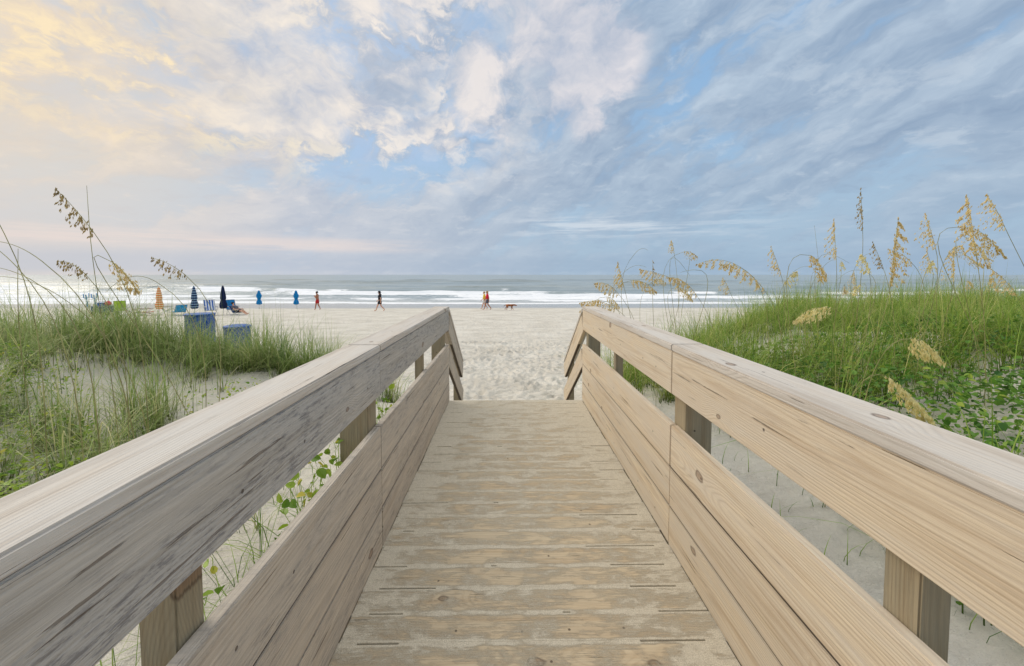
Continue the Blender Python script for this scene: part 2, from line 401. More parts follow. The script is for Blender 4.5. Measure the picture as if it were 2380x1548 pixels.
    nl=t.m('MULTIPLY',t.ss(sv[0],.04,.024),t.m('GREATER_THAN',t.sep(sv[1])[1],.82))
    c=t.mix(t.m('MULTIPLY',nl,.75),c,lin(72,60,52))
    h=t.m('ADD',t.m('MULTIPLY',ring,-.3),t.m('MULTIPLY',fine,-.9))
    h=t.m('SUBTRACT',h,t.m('MULTIPLY',t.m('ADD',ckm,nl),1.6))
    if seam:   # joint shade painted dark along the edges of stacked boards
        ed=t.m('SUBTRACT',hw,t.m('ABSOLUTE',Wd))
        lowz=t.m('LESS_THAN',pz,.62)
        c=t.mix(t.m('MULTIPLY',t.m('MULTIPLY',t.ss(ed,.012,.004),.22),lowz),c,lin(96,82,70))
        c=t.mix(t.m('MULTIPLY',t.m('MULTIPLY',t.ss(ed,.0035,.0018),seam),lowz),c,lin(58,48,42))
    if sandy:
        s1=t.noise(t.comb(t.m('MULTIPLY',px,1.8),t.m('MULTIPLY',py,3.6),0),2.4,10,.74,.2)
        edge=t.ss(t.m('ABSOLUTE',t.m('SUBTRACT',px,.1)),.35,.78)
        far=t.ss(py,1.8,4.7)
        mk=t.m('ADD',t.m('ADD',s1,t.m('MULTIPLY',edge,.12)),t.m('MULTIPLY',far,.12))
        mk=t.m('ADD',mk,t.m('MULTIPLY',t.m('SUBTRACT',fine,.5),.30))
        jn=t.ss(t.m('ABSOLUTE',Wd),.050,.066)
        mk=t.m('ADD',mk,t.m('MULTIPLY',jn,.16))
        sm=t.m('MULTIPLY',t.ss(mk,.44,.64),sandy)
        gr=t.noise(G,220,1,.6); g3=t.noise(G,30,4,.7)
        sc=t.mix(t.ss(gr,.35,.65),lin(192,184,164),lin(220,211,192))
        sc=t.mix(t.m('MULTIPLY',t.ss(g3,.55,.35),.25),sc,lin(160,150,132))
        c=t.mix(sm,c,sc); h=t.m('ADD',t.m('MULTIPLY',h,t.m('SUBTRACT',1.0,sm)),t.m('MULTIPLY',sm,t.m('ADD',.6,t.m('ADD',t.m('MULTIPLY',gr,.5),t.m('MULTIPLY',g3,2.5)))))
    t.put(b.inputs['Base Color'],c)
    t.l.new(t.bump(h,.75,.003),b.inputs['Normal'])
    return m
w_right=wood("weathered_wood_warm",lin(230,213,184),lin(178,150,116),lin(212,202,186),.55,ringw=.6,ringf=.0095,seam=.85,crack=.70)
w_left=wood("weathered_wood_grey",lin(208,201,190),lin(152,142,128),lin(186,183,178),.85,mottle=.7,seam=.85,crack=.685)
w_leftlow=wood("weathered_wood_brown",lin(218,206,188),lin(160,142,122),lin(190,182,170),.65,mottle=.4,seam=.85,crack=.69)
w_cap=wood("weathered_wood_pale",lin(220,210,196),lin(160,144,126),lin(210,205,197),.8,ringw=.5)
w_deck=wood("sandy_deck_wood",lin(220,202,170),lin(182,154,120),lin(200,187,162),.5,sandy=.92,ringf=.007,crack=.69)
w_post=wood("treated_post_wood",lin(186,168,136),lin(130,110,82),lin(146,142,124),.6)
def boards(name,lst,mat,parent=None,bev=.004):
    """lst: (center,(L,W,T),3x3 matrix with columns = length,width,thickness directions)"""
    mb=MB(); wc=[];wr=[];hw=[]
    for (c,sz,R) in lst:
        o=len(mb.v); mb.box(c,sz,R,bev); s=random.random()
        Ri=R.transposed()
        for v in mb.v[o:]:
            l=Ri@(Vector(v)-Vector(c)); wc+= [l.x,l.y,l.z]; wr.append(s); hw.append(sz[1]/2)
    org=Vector(lst[0][0]) 
    mb.v=[tuple(Vector(v)-org) for v in mb.v]
    ob=mb.obj(name,mat,None,loc=org)
    me=ob.data
    a=me.attributes.new('wc','FLOAT_VECTOR','POINT'); a.data.foreach_set('vector',wc)
    a=me.attributes.new('wr','FLOAT','POINT'); a.data.foreach_set('value',wr)
    a=me.attributes.new('hw','FLOAT','POINT'); a.data.foreach_set('value',hw)
    if parent:
        ob.parent=parent; pw=Vector((0,0,0)); q=parent
        while q: pw+=q.location; q=q.parent
        ob.location=org-pw
    return ob
def M(l,w_,t_): return Matrix((l,w_,t_)).transposed()
XA,YA,ZA=Vector((1,0,0)),Vector((0,1,0)),Vector((0,0,1))
RY=M(YA,ZA,XA); RC=M(YA,-XA,ZA); RX=M(XA,YA,ZA); RZ=M(ZA,XA,YA)
XL,XR=-.686,.90; END=4.7; Y0=-1.6
bw=empty("boardwalk",(.107,0,0))
tag(bw,"weathered wooden beach boardwalk with plank deck and side railings","boardwalk")
pl=[]; yy=END-.07
gaps=[]
while yy>Y0:
    pl.append(((.107+random.uniform(-.004,.004),yy,-.019+random.uniform(-.0012,.0012)),(XR-XL+.0,.1365,.038),RX)); gaps.append(yy-.0715); yy-=.143
deck=boards("deck",pl,w_deck,bw,.0015)
# sand packed between planks, left open near some plank ends
mb=MB()
for gy_ in gaps:
    openL=random.random()<.7; openR=random.random()<.8
    a0=XL+.01+(random.uniform(.10,.36) if openL else 0)
    a1=XR-.01-(random.uniform(.15,.5) if openR else 0)
    cuts=[a0]
    if random.random()<.3:
        c0=random.uniform(a0+.2,a1-.3); cuts+=[c0,c0+random.uniform(.02,.10)]
    cuts.append(a1)
    for i in range(0,len(cuts),2):
        p,q_=cuts[i],cuts[i+1]; mb.box(((p+q_)/2-.107,gy_,-.0093),(q_-p,.0100,.018))
    if openL and random.random()<.7: mb.box((XL+.035-.107,gy_,-.0093),(.08,.0100,.018))
    if openR and random.random()<.7: mb.box((XR-.04-.107,gy_,-.0093),(.09,.0100,.018))
sf=mb.obj("sand_filling",w_deck,bw)
a=sf.data.attributes.new('wc','FLOAT_VECTOR','POINT'); a.data.foreach_set('vector',[c for v in sf.data.vertices for c in (v.co.x,.0715,0.)])
boards("joist_and_light_skirt",[((x,(END+Y0)/2,-.19),(END-Y0-.02,.30,.038),RY) for x in (XL+.03,.107,XR-.03)]+[((x,(END+Y0)/2,-.29),(END-Y0-.02,.56,.036),RY) for x in (XL-.022,XR+.022)]+[((.107,END-.03,-.30),(XR-XL-.1,.5,.03),M(XA,ZA,-YA))],w_post,bw)  # joists, plus outer skirts added to block light under the deck
SL=math.atan2(1.02,1.6); sdv=Vector((0,math.cos(SL),-math.sin(SL))); snv=Vector((0,math.sin(SL),math.cos(SL)))
def railing(sgn,xf,wt,wl,posts):
    xb=xf+sgn*.019
    J=2.14
    def span(z0,z1):
        zc_=(z0+z1)/2; hgt=z1-z0; o1=random.uniform(-.0015,.0015)
        return [((xb+o1,(J+.001+END)/2,zc_),(END-J-.002,hgt,.038),RY),((xb-o1,(Y0+J)/2-.001,zc_),(J-Y0-.002,hgt,.038),RY)]
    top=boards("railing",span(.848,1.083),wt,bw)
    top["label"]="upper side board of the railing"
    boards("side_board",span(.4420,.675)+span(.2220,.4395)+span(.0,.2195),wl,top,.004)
    capw=.180
    boards("handrail",[((xf+sgn*(capw/2-.004),(END+J)/2+.012,1.1035),(END-J+.02,capw,.038),RC),((xf+sgn*(capw/2-.004),(Y0+J)/2-.0005,1.1035),(J-Y0-.003,capw,.038),RC)],w_cap,top,.006)
    for (y0,y1,wd) in posts:
        zt=1.083; zb=hz1(xf+sgn*.2,(y0+y1)/2)-.4
        boards("post",[((xf+sgn*(.0415+wd/2),(y0+y1)/2,(zt+zb)/2),(zt-zb,wd,y1-y0),RZ)],w_post,top)
    Ls=1.72
    def sl(zrel,hh,x,th,Rm,off=0,ln=Ls):
        c_=Vector((x,END+.004,zrel))+sdv*(ln/2+off); return (c_,(ln,hh,th),Rm)
    Rs=M(sdv,snv,XA); Rcap=M(sdv,-XA,snv)
    st=boards("stair_railing",[sl(.965-.03,.215,xb,.038,Rs,.03),sl(.56-.03,.215,xb,.038,Rs,.03)],wl,bw)
    boards("handrail",[sl(1.1035,.180,xf+sgn*.087,.038,Rcap,.06)],w_cap,st)
    ye=END+1.35; boards("post",[((xf+sgn*.085,ye,-.35),(1.5,.09,.09),RZ)],w_post,st)
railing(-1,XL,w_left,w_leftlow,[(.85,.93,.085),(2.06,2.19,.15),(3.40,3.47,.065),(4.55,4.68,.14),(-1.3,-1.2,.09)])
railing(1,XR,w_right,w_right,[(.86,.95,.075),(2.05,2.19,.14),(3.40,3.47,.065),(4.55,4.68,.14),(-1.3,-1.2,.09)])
boards("stairs",[((.107,END+.17+i*.28,-.17-i*.178),(XR-XL-.01,.27,.038),RX) for i in range(5)],w_deck,bw)
# ------------------------------------------------------------------ grass
def grassmat(name,c0,c1,c2,root):
    m,t,b=newmat(name,.5,spec=.35)
    s=t.attr('shade'); h=t.attr('tt')
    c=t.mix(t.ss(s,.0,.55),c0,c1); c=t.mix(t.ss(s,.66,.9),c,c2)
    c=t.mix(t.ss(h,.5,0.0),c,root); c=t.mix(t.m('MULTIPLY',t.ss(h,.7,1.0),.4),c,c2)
    t.put(b.inputs['Base Color'],c)
    tr=t.n.new('ShaderNodeBsdfTranslucent'); t.put(tr.inputs[0],c)
    mx=t.n.new('ShaderNodeMixShader'); mx.inputs[0].default_value=.35
    t.l.new(b.outputs[0],mx.inputs[1]); t.l.new(tr.outputs[0],mx.inputs[2])
    t.l.new(mx.outputs[0],t.n['Material Output'].inputs[0]); return m
def blades(name,bx,by,ang,H,lean,wd,shade,mat):
    n=len(bx); bz=terrain(bx,by)-.03
    ts=np.array([0,.3,.58,.8,1.0]); dx,dy=np.cos(ang),np.sin(ang); K=len(ts)
    co=np.zeros((n,K,2,3)); sh=np.zeros((n,K,2)); tt=np.zeros((n,K,2))
    for i,q in enumerate(ts):
        fw=lean*H*q**2; up=H*(q-.46*lean*q**2.6)
        cx=bx+dx*fw; cy=by+dy*fw; cz=bz+up
        ww=wd*(1-q**1.5)*.5+.0004
        for k,sg in enumerate((-1,1)):
            co[:,i,k,0]=cx-dy*ww*sg; co[:,i,k,1]=cy+dx*ww*sg; co[:,i,k,2]=cz
        sh[:,i,:]=shade[:,None]; tt[:,i,:]=q
    idx=np.arange(n*K*2).reshape(n,K,2)
    q=np.stack([idx[:,:-1,0],idx[:,:-1,1],idx[:,1:,1],idx[:,1:,0]],-1).reshape(-1,4)
    me=npmesh(name,co.reshape(-1,3),q); me.materials.append(mat)
    for k,v in(('shade',sh),('tt',tt)):
        a=me.attributes.new(k,'FLOAT','POINT'); a.data.foreach_set('value',v.ravel().astype(np.float32))
    return link(bpy.data.objects.new(name,me))
def clumps(cx,cy,per,Hm,spread,var=(.35,1.45)):
    n=len(cx); k=rng.integers(int(per*.35),int(per*1.65),n); rep=np.repeat(np.arange(n),k); N=len(rep)
    Hm=np.broadcast_to(Hm,(n,))[rep]
    ang=rng.uniform(0,2*np.pi,N); rad=np.abs(rng.normal(0,spread,N))
    bx=cx[rep]+np.cos(ang)*rad; by=cy[rep]+np.sin(ang)*rad
    ch=rng.uniform(var[0],var[1],n)[rep]; H=Hm*ch*rng.uniform(.35,1.25,N)
    lean=np.clip(rng.normal(.75,.42,N),.03,1.6); ang=ang+rng.normal(0,.4,N)
    sh=np.clip(rng.uniform(0,1,n)[rep]*.6+rng.uniform(-.05,.5,N),0,1)
    return bx,by,ang,H,lean,sh
gl=grassmat("dune_grass_olive",lin(92,120,54),lin(150,172,92),lin(214,206,152),lin(96,106,58))
cx=rng.uniform(-17,-1.3,9000); cy=rng.uniform(.3,10.2,9000)
den=fbm(cx*.9,cy*.9,31)
ybk=5.2+.55*np.clip(-cx-1,0,6)+1.2
ok=(cx>-1.65*cy-3)&(cy<ybk)
bare=(cx>-4.3-.45*(cy-5.0))&(cy<6.8)
ok&=~(bare&(rng.uniform(0,1,9000)>.05))
# open sand between the near grass and the farther clump
ok&=~((cy>5.6)&(cy<6.7)&(cx>-7.0)&(rng.uniform(0,1,9000)>.18))
ok&=(den>.455)|(rng.uniform(0,1,9000)<.14)
ok&=~((cx+7.1)**2+(cy-9.3)**2<1.1)
ok&=rng.uniform(0,1,9000)<.60
cx,cy=cx[ok],cy[ok]; hm=np.full(len(cx),.92)
ccx=rng.uniform(-7.6,-2.9,190); ccy=rng.uniform(6.9,8.3,190)
cx=np.r_[cx,ccx]; cy=np.r_[cy,ccy]; hm=np.r_[hm,.78+.12*S(-2.7,-4.2,ccx)-.22*np.exp(-((ccx+5.6)/.6)**2)]
bx,by,an,H,le,sh=clumps(cx,cy,27,hm,.09)
# a few taller single blades standing above the tufts
k=500; sx_=rng.uniform(-9,-3.2,k); sy_=rng.uniform(1.5,8,k); kk=(sx_>-1.5*sy_-2)&~((sx_>-4.6)&(sy_<6.8)); sx_,sy_=sx_[kk],sy_[kk]; k=len(sx_)
bx=np.r_[bx,sx_];by=np.r_[by,sy_];an=np.r_[an,rng.uniform(0,6.28,k)];H=np.r_[H,rng.uniform(.8,1.35,k)];le=np.r_[le,rng.uniform(.1,.8,k)];sh=np.r_[sh,rng.uniform(.2,.9,k)]
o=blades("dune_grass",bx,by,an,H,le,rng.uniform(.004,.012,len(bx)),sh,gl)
tag(o,"olive green beach grass in loose tufts on sand","grass","stuff")
gr_=grassmat("dune_grass_green",lin(78,118,36),lin(146,174,68),lin(208,200,124),lin(72,94,38))
N0=9500
cx=rng.uniform(1.6,19,N0); cy=rng.uniform(1.0,15.0,N0)
den=fbm(cx*.9,cy*.9,51)
ybk=5.6+.9*np.clip(cx-1.2,0,9)+1.7
ok=(cx<1.65*cy+3)&(cy<ybk)
ok&=~((cx<2.5)&(cy<5.2))&~((cx<1.8)&(cy<8))
ok&=(den>.43)|(rng.uniform(0,1,N0)<.35)
ok&=~((cy<4.4)&(rng.uniform(0,1,N0)>.16))
ok&=~((np.abs(cx-4.7)<.9)&(np.abs(cy-7.4)<.6)&(rng.uniform(0,1,N0)>.08))
ok&=rng.uniform(0,1,N0)<.58
cx,cy=cx[ok],cy[ok]; hm=np.full(len(cx),.86)
ccx=rng.uniform(1.7,4.0,80); ccy=rng.uniform(6.0,8.0,80)
cx=np.r_[cx,ccx]; cy=np.r_[cy,ccy]; hm=np.r_[hm,np.full(80,.9)]
bx,by,an,H,le,sh=clumps(cx,cy,27,hm,.10)
k=600; sx_=rng.uniform(2.2,14,k); sy_=rng.uniform(4,11,k); kk=(sx_<1.6*sy_+2); sx_,sy_=sx_[kk],sy_[kk]; k=len(sx_)
bx=np.r_[bx,sx_];by=np.r_[by,sy_];an=np.r_[an,rng.uniform(0,6.28,k)];H=np.r_[H,rng.uniform(.8,1.3,k)];le=np.r_[le,rng.uniform(.1,.8,k)];sh=np.r_[sh,rng.uniform(.2,.9,k)]
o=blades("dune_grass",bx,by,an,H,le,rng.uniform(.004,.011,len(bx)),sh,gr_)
tag(o,"dense bright green beach grass covering the dune","grass","stuff")
bx=np.r_[rng.uniform(-2.4,-.95,300),rng.uniform(1.2,2.4,110)]; by=np.r_[rng.uniform(.6,5,300),rng.uniform(1,4.5,110)]
hh_=np.r_[rng.uniform(.15,.5,300),rng.uniform(.08,.3,110)]
bx=np.r_[bx,rng.normal(-1.15,.12,130)]; by=np.r_[by,rng.uniform(.8,2.7,130)]; hh_=np.r_[hh_,rng.uniform(.5,1.2,130)]
n=len(bx); bx=np.where((bx<0)&(bx>-.95),-.95,bx)
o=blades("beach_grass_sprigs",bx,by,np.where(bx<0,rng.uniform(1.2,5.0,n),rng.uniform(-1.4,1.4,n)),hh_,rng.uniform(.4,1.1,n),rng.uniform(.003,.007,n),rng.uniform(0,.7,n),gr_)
tag(o,"thin scattered grass sprigs on bare sand","grass","stuff")
# ------------------------------------------------------------------ leaves
def leafmat(name,a,b_,c_):
    m,t,b=newmat(name,.45,spec=.4); s=t.attr('shade'); c=t.mix(t.ss(s,0,.6),a,b_); c=t.mix(t.ss(s,.8,1),c,c_)
    t.put(b.inputs['Base Color'],c)
    tr=t.n.new('ShaderNodeBsdfTranslucent'); t.put(tr.inputs[0],c)
    mx=t.n.new('ShaderNodeMixShader'); mx.inputs[0].default_value=.3
    t.l.new(b.outputs[0],mx.inputs[1]); t.l.new(tr.outputs[0],mx.inputs[2]); t.l.new(mx.outputs[0],t.n['Material Output'].inputs[0]); return m
LS=np.array([(-.5,0,0),(-.42,.34,.12),(-.05,.5,.2),(.32,.3,.12),(.55,0,-.06),(.32,-.3,.12),(-.05,-.5,.2),(-.42,-.34,.12)])
def leafmesh(name,P_,size,mat,tilt=.6,stemto=None):
    n=len(P_); az=rng.uniform(0,2*np.pi,n); ti=rng.normal(0,tilt,n); ro=rng.normal(0,tilt*.7,n)
    L=LS[None]*size[:,None,None]; x,y,z=L[...,0],L[...,1]*rng.uniform(.6,1,n)[:,None],L[...,2]
    c,s=np.cos(ti)[:,None],np.sin(ti)[:,None]; x,z=x*c+z*s,-x*s+z*c
    c,s=np.cos(ro)[:,None],np.sin(ro)[:,None]; y,z=y*c-z*s,y*s+z*c
    c,s=np.cos(az)[:,None],np.sin(az)[:,None]; x,y=x*c-y*s,x*s+y*c
    co=np.stack([x+P_[:,0,None],y+P_[:,1,None],z+P_[:,2,None]],-1).reshape(-1,3)
    b0=np.arange(n)[:,None]*8
    q1=np.concatenate([b0+np.array([[0,4,2,1]]),b0+np.array([[0,7,6,4]])],0)
    tri=np.concatenate([b0+np.array([[2,4,3]]),b0+np.array([[4,6,5]])],0)
    vs=co.tolist(); fs=q1.tolist()+tri.tolist()
    sh=np.repeat(rng.uniform(0,1,n),8)
    if stemto is not None:
        for i in range(n):
            a=np.array(P_[i]); b_=np.array(stemto[i]); o=len(vs); mid=(a+b_)/2+rng.normal(0,.012,3)
            for p in(a,mid,b_): vs.append((p[0]-.0016,p[1],p[2])); vs.append((p[0]+.0016,p[1],p[2]))
            fs+= [[o,o+1,o+3,o+2],[o+2,o+3,o+5,o+4]]
        sh=np.r_[sh,np.full(6*n,.4)]
    me=bpy.data.meshes.new(name); me.from_pydata(vs,[],fs); me.materials.append(mat)
    a=me.attributes.new('shade','FLOAT','POINT'); a.data.foreach_set('value',sh.astype(np.float32))
    return link(bpy.data.objects.new(name,me))
lm_dark=leafmat("vine_leaf_dark",lin(60,104,34),lin(108,152,54),lin(164,182,70))
lm_lime=leafmat("vine_leaf_lime",lin(96,136,38),lin(158,184,60),lin(208,196,84))
n=28000; px=rng.uniform(2.0,10,n); py=rng.uniform(1.2,7.2,n)
ok=(px<1.6*py+2.5)&((py<4.3)|(rng.uniform(0,1,n)<.4))&(fbm(px*.9,py*.9,77)>.34)&(px>2.4)
px,py=px[ok],py[ok]; n=len(px)
pz=terrain(px,py)+.03+rng.uniform(0,1,n)**.8*(.16+.46*fbm(px*1.7,py*1.7,5))
o=leafmesh("ground_vine",np.stack([px,py,pz],1),rng.uniform(.03,.075,n),lm_dark,.6)
tag(o,"dark green leafy vines sprawling over the dune","vine","stuff")
n=16000; px=rng.uniform(-8,-2.4,n); py=rng.uniform(1.2,5.6,n)
ok=(px>-1.6*py-2)&(fbm(px*1.1,py*1.1,87)>.45)&(px<-2.9); px,py=px[ok],py[ok]; n=len(px)
pz=terrain(px,py)+.02+rng.uniform(0,.50,n)
o=leafmesh("ground_vine",np.stack([px,py,pz],1),rng.uniform(.02,.05,n),lm_lime,.7)
tag(o,"yellow green leafy weeds among the dune grass","vine","stuff")
def vine(x,y,hgt,sp,n,sz,label):
    """a few wandering runners from one root with leaves on short petioles"""
    g=hz1(x,y); P_=[];St=[]; k=max(2,n//9)
    for r_ in range(k):
        ax=random.gauss(0,sp); ay=random.gauss(0,sp*1.6); top=hgt*random.uniform(.65,1); prev=None
        m_=max(3,n//k)
        for i in range(m_):
            q=((i+1)/m_)**.6; wob=.03
            p=Vector((x+ax*q+random.gauss(0,wob),y+ay*q+random.gauss(0,wob),g+top*q))
            if prev is None: prev=Vector((x,y,g))
            P_.append(tuple(p)); St.append(tuple(prev)); prev=p
            if random.random()<.7: P_.append(tuple(p+Vector((random.gauss(0,.03),random.gauss(0,.04),random.uniform(-.03,.04))))); St.append(tuple(p))
    P_=np.array(P_); St=np.array(St)
    if x<0: P_[:,0]=np.minimum(P_[:,0],-.755); St[:,0]=np.minimum(St[:,0],-.755)
    n=len(P_)
    o=leafmesh("beach_vine",P_,np.full(n,sz)*rng.uniform(.5,1.3,n),lm_lime,.9,St)
    tag(o,label,"plant")
vine(-.85,2.55,1.42,.06,150,.042,"lime green leafy vine climbing beside a railing post")
vine(-.86,1.82,1.27,.11,360,.044,"bushy lime green vine with round leaves beside the railing")
vine(-.85,1.40,1.15,.09,150,.036,"lime green vine sprig growing next to the side boards")
vine(-.86,1.16,1.06,.08,110,.032,"small trailing vine with round leaves by the boards")
vine(-.90,.68,1.06,.06,100,.028,"small trailing vine with round leaves by the boards")
vine(1.75,2.1,.08,.14,10,.045,"few dark round leaves lying on bare sand")
vine(1.55,2.9,.10,.12,9,.04,"few dark round leaves lying on bare sand")
# ------------------------------------------------------------------ sea oats
def oatmat(name,a,b2):
    m,t_,b_=newmat(name,.7)
    oc=t_.n.new('ShaderNodeNewGeometry').outputs['Position']; cc=t_.mix(t_.ss(t_.noise(oc,40,2),.35,.65),lin(*a),lin(*b2))
    t_.put(b_.inputs['Base Color'],cc)
    tr=t_.n.new('ShaderNodeBsdfTranslucent'); t_.put(tr.inputs[0],cc)
    mx=t_.n.new('ShaderNodeMixShader'); mx.inputs[0].default_value=.5
    t_.l.new(b_.outputs[0],mx.inputs[1]); t_.l.new(tr.outputs[0],mx.inputs[2]); t_.l.new(mx.outputs[0],t_.n['Material Output'].inputs[0]); return m
m_straw=oatmat("sea_oat_straw",(226,206,148),(250,236,188)); m_pale=oatmat("sea_oat_pale",(236,224,164),(253,246,204)); m_brown=oatmat("sea_oat_brown",(176,156,112),(220,202,152))
m_stalk=simple("sea_oat_stalk",(164,158,104),.7,var=.2,scale=8)
def bez(a,b_,c_,d,k): 
    return a*(1-k)**3+b_*3*k*(1-k)**2+c_*3*k*k*(1-k)+d*k**3
LAB={0:"golden sea oat stalk with drooping seed head",1:"pale yellow sea oat with heavy drooping seed head",2:"thin brown sea oat stalk with slender seed head"}
def oat(dist,bdx,s_,e_2,arch,tone,dens=1.0,grp="sea oats growing on the dunes"):
    f=dist/925
    by=dist+random.uniform(-.1,.25); bxx=bdx*f; base=Vector((bxx,by,hz1(bxx,by)-.03))
    Sv=Vector((s_[0]*f,dist,CZ-s_[1]*f)); Ev=Vector((e_2[0]*f,dist+random.uniform(-.08,.08),CZ-e_2[1]*f))
    ln=(Ev-Sv).length; up=Vector((0,0,1))
    mid=(Sv+Ev)/2+up*ln*arch*.55
    hp=[Sv*(1-k)**2+mid*2*k*(1-k)+Ev*k*k for k in [i/10 for i in range(11)]]
    tan=(hp[1]-hp[0]).normalized()
    hgt=(Sv-base).length
    sp=[bez(base,base+up*hgt*.45,Sv-tan*hgt*.3,Sv,k/12) for k in range(13)]
    root=empty("sea_oats",base); tag(root,LAB[tone],"sea oats",group=grp)
    mb=MB(); mb.tube([p-base for p in sp+hp[1:]],.0036,5,.0014); mb.obj("stalk",m_stalk,root)
    if dens<=.05: return
    mb=MB(); n=int(max(44,ln*(420 if tone!=2 else 270))*dens)
    side=(1 if e_2[0]>s_[0] else -1)
    for i in range(n):
        k=random.random()**.9
        br=round(k*13); k=(br+random.gauss(0,.18))/13; k=min(.999,max(0,k))
        j=min(9,int(k*10)); p=hp[j].lerp(hp[j+1],k*10-j)
        env=math.sin(math.pi*min(1,(k*.92+.1)))**.6
        drop=random.uniform(.0,.14)*env*(1.0 if tone!=2 else .6)
        out=Vector((random.gauss(0,.008)*env+(.6 if arch<.3 else .25)*drop*side,random.gauss(0,.012)*env+.5*drop*(1 if br%2 else -1),-drop))
        c_=p+out; L_=random.uniform(.011,.019)*(1.25 if tone==1 else 1); W_=L_*.38
        dn=(Vector((random.gauss(0,.3)+.4*side,random.gauss(0,.3),-1))).normalized()
        sdw=dn.cross(Vector((random.gauss(0,1),random.gauss(0,1),.1))).normalized(); th_=dn.cross(sdw)
        a=c_-dn*L_; b2=c_+dn*L_
        mb.add([a-base,b2-base,c_+sdw*W_-base,c_-sdw*W_-base,c_+th_*W_*.45-base,c_-th_*W_*.45-base],[(0,2,4),(0,4,3),(0,3,5),(0,5,2),(1,4,2),(1,3,4),(1,5,3),(1,2,5)])
        if random.random()<.4:
            pr=p-base; q=a-base; mb.add([pr,pr+Vector((.0014,0,0)),q+Vector((.0014,0,0)),q],[(0,1,2,3)])
    mb.obj("seed_head",[m_straw,m_pale,m_brown][tone],root)
R_=[(5,850,(830,-110),(817,-198),0,2),(5,800,(770,-45),(760,-128),0,0),(3.8,855,(903,15),(912,-132),0,0,1.5),
(4.5,1010,(1003,-70),(982,-142),.1,0),(4,1170,(1100,-60),(1050,-180),.1,0,1.4),(4,1220,(1065,-112),(1150,-38),.6,0,1.4),(4,1330,(1165,-115),(1104,-183),.2,0),
(4.4,690,(708,-45),(748,15),.7,0,1.6),(5,670,(600,32),(492,-22),.55,0,1.3),(5.5,640,(545,-18),(440,-22),.5,0),(5.5,300,(272,24),(257,-28),0,0,1.4),
(5.5,330,(258,42),(204,22),.7,0,1.5),(5.5,262,(290,14),(352,42),.5,0,1.5),(5.5,500,(442,46),(370,8),.6,0,1.5),(5.8,330,(252,78),(170,68),.5,0,1.5),
(4.4,790,(758,78),(672,112),.5,1,1.7),(3,880,(958,152),(1046,205),.4,1,1.6),(2.7,830,(905,245),(1038,362),.2,1,1.7),(6,660,(640,-5),(624,-66),.1,0),
(5,905,(882,-18),(862,-76),.1,2),(5,1065,(1052,5),(1047,-62),0,0),(6,985,(1000,-12),(984,-56),.1,0),(5,1250,(1200,42),(1150,-12),.3,0),
(5.2,350,(340,22),(342,-34),0,2,.4),(7,840,(822,30),(816,-8),0,0),(6.5,600,(520,36),(504,8),.2,0),(6.5,742,(734,0),(716,-115),0,2,.05),(5.5,1110,(1122,-40),(1128,-80),0,0),
(5.6,280,(220,60),(172,88),.6,0,1.4),(6,420,(398,30),(440,62),.6,0,1.2),(6.4,230,(232,52),(262,76),.6,0,1.2),(5.4,960,(948,-30),(905,-60),.4,0),(4.6,1110,(1090,-80),(1122,-15),.5,0,1.3)]
for i in range(26):
    X_=random.choice([random.uniform(230,520),random.uniform(560,1190),random.uniform(640,1190)]); yb=random.uniform(-60,30); dd=random.uniform(4.8,7.5); sgn_=random.choice([-1,1,1])
    R_.append((dd,X_,(X_+random.uniform(-25,25),yb),(X_+sgn_*random.uniform(14,50),yb+random.uniform(-40,32)),random.choice([.1,.6,.8]),random.choice([0,0,1]),random.choice([1.1,1.1,.05])))
for r in R_: oat(*r)
L_=[(3.2,-880,(-940,-95),(-1003,-190),.15,2,1.3),(3.3,-740,(-905,-30),(-848,42),.4,0,1.5),(3.3,-690,(-735,4),(-810,-38),.3,2,1.0),(3.4,-930,(-962,2),(-1030,-30),.5,2,1.0),
(2.8,-1110,(-1140,-90),(-1200,-240),.1,2,.05),(2.8,-960,(-1120,-20),(-1225,-90),.3,2,.05),(3.6,-930,(-950,-120),(-968,-205),.0,2,.05),(2.7,-960,(-1090,10),(-1210,-20),.2,2,.05),
(2.6,-900,(-1060,-30),(-1200,-75),.4,2,.05),(3.0,-860,(-1010,60),(-1180,10),.5,2,.05),(3.0,-1110,(-1118,20),(-1130,-60),.0,2,.05),(3.4,-720,(-800,20),(-900,40),.9,2,.05)]
for r in L_: oat(*r)
# ------------------------------------------------------------------ barrels
def barrel(x,y,hgt,lid,label,zo=-.03):
    z=hz1(x,y)+zo; e=empty("trash_barrel",(x,y,z)); tag(e,label,"barrel",group="blue trash barrels behind the dune")
    m=simple("blue_barrel_paint",(14,82,172),.45,var=.15,scale=6)
    pr=[(.27,0),(.28,.02)]
    for zz in (.28,.58): pr+=[(.28,hgt*zz-.02),(.295,hgt*zz),(.28,hgt*zz+.02)]
    pr+=[(.28,hgt-.03),(.29,hgt-.02),(.29,hgt),(.272,hgt),(.268,hgt-.25)]
    mb=MB(); mb.lathe(pr,32); mb.obj("body",m,e,smooth=False)
    mb=MB(); mb.lathe([(.287,hgt-.012),(.298,hgt-.008),(.298,hgt+.012),(.287,hgt+.016)],32)
    if lid: mb.lathe([(.303,hgt+.017),(.303,hgt+.045),(.2,hgt+.07),(.02,hgt+.075)],32)
    mb.obj("rim",simple("barrel_rim_paint",(24,92,176),.45),e)
barrel(-7.05,9.2,1.0,False,"open blue steel trash barrel half hidden by grass")
barrel(-6.75,10.0,.95,True,"blue trash barrel with lid behind dune grass")
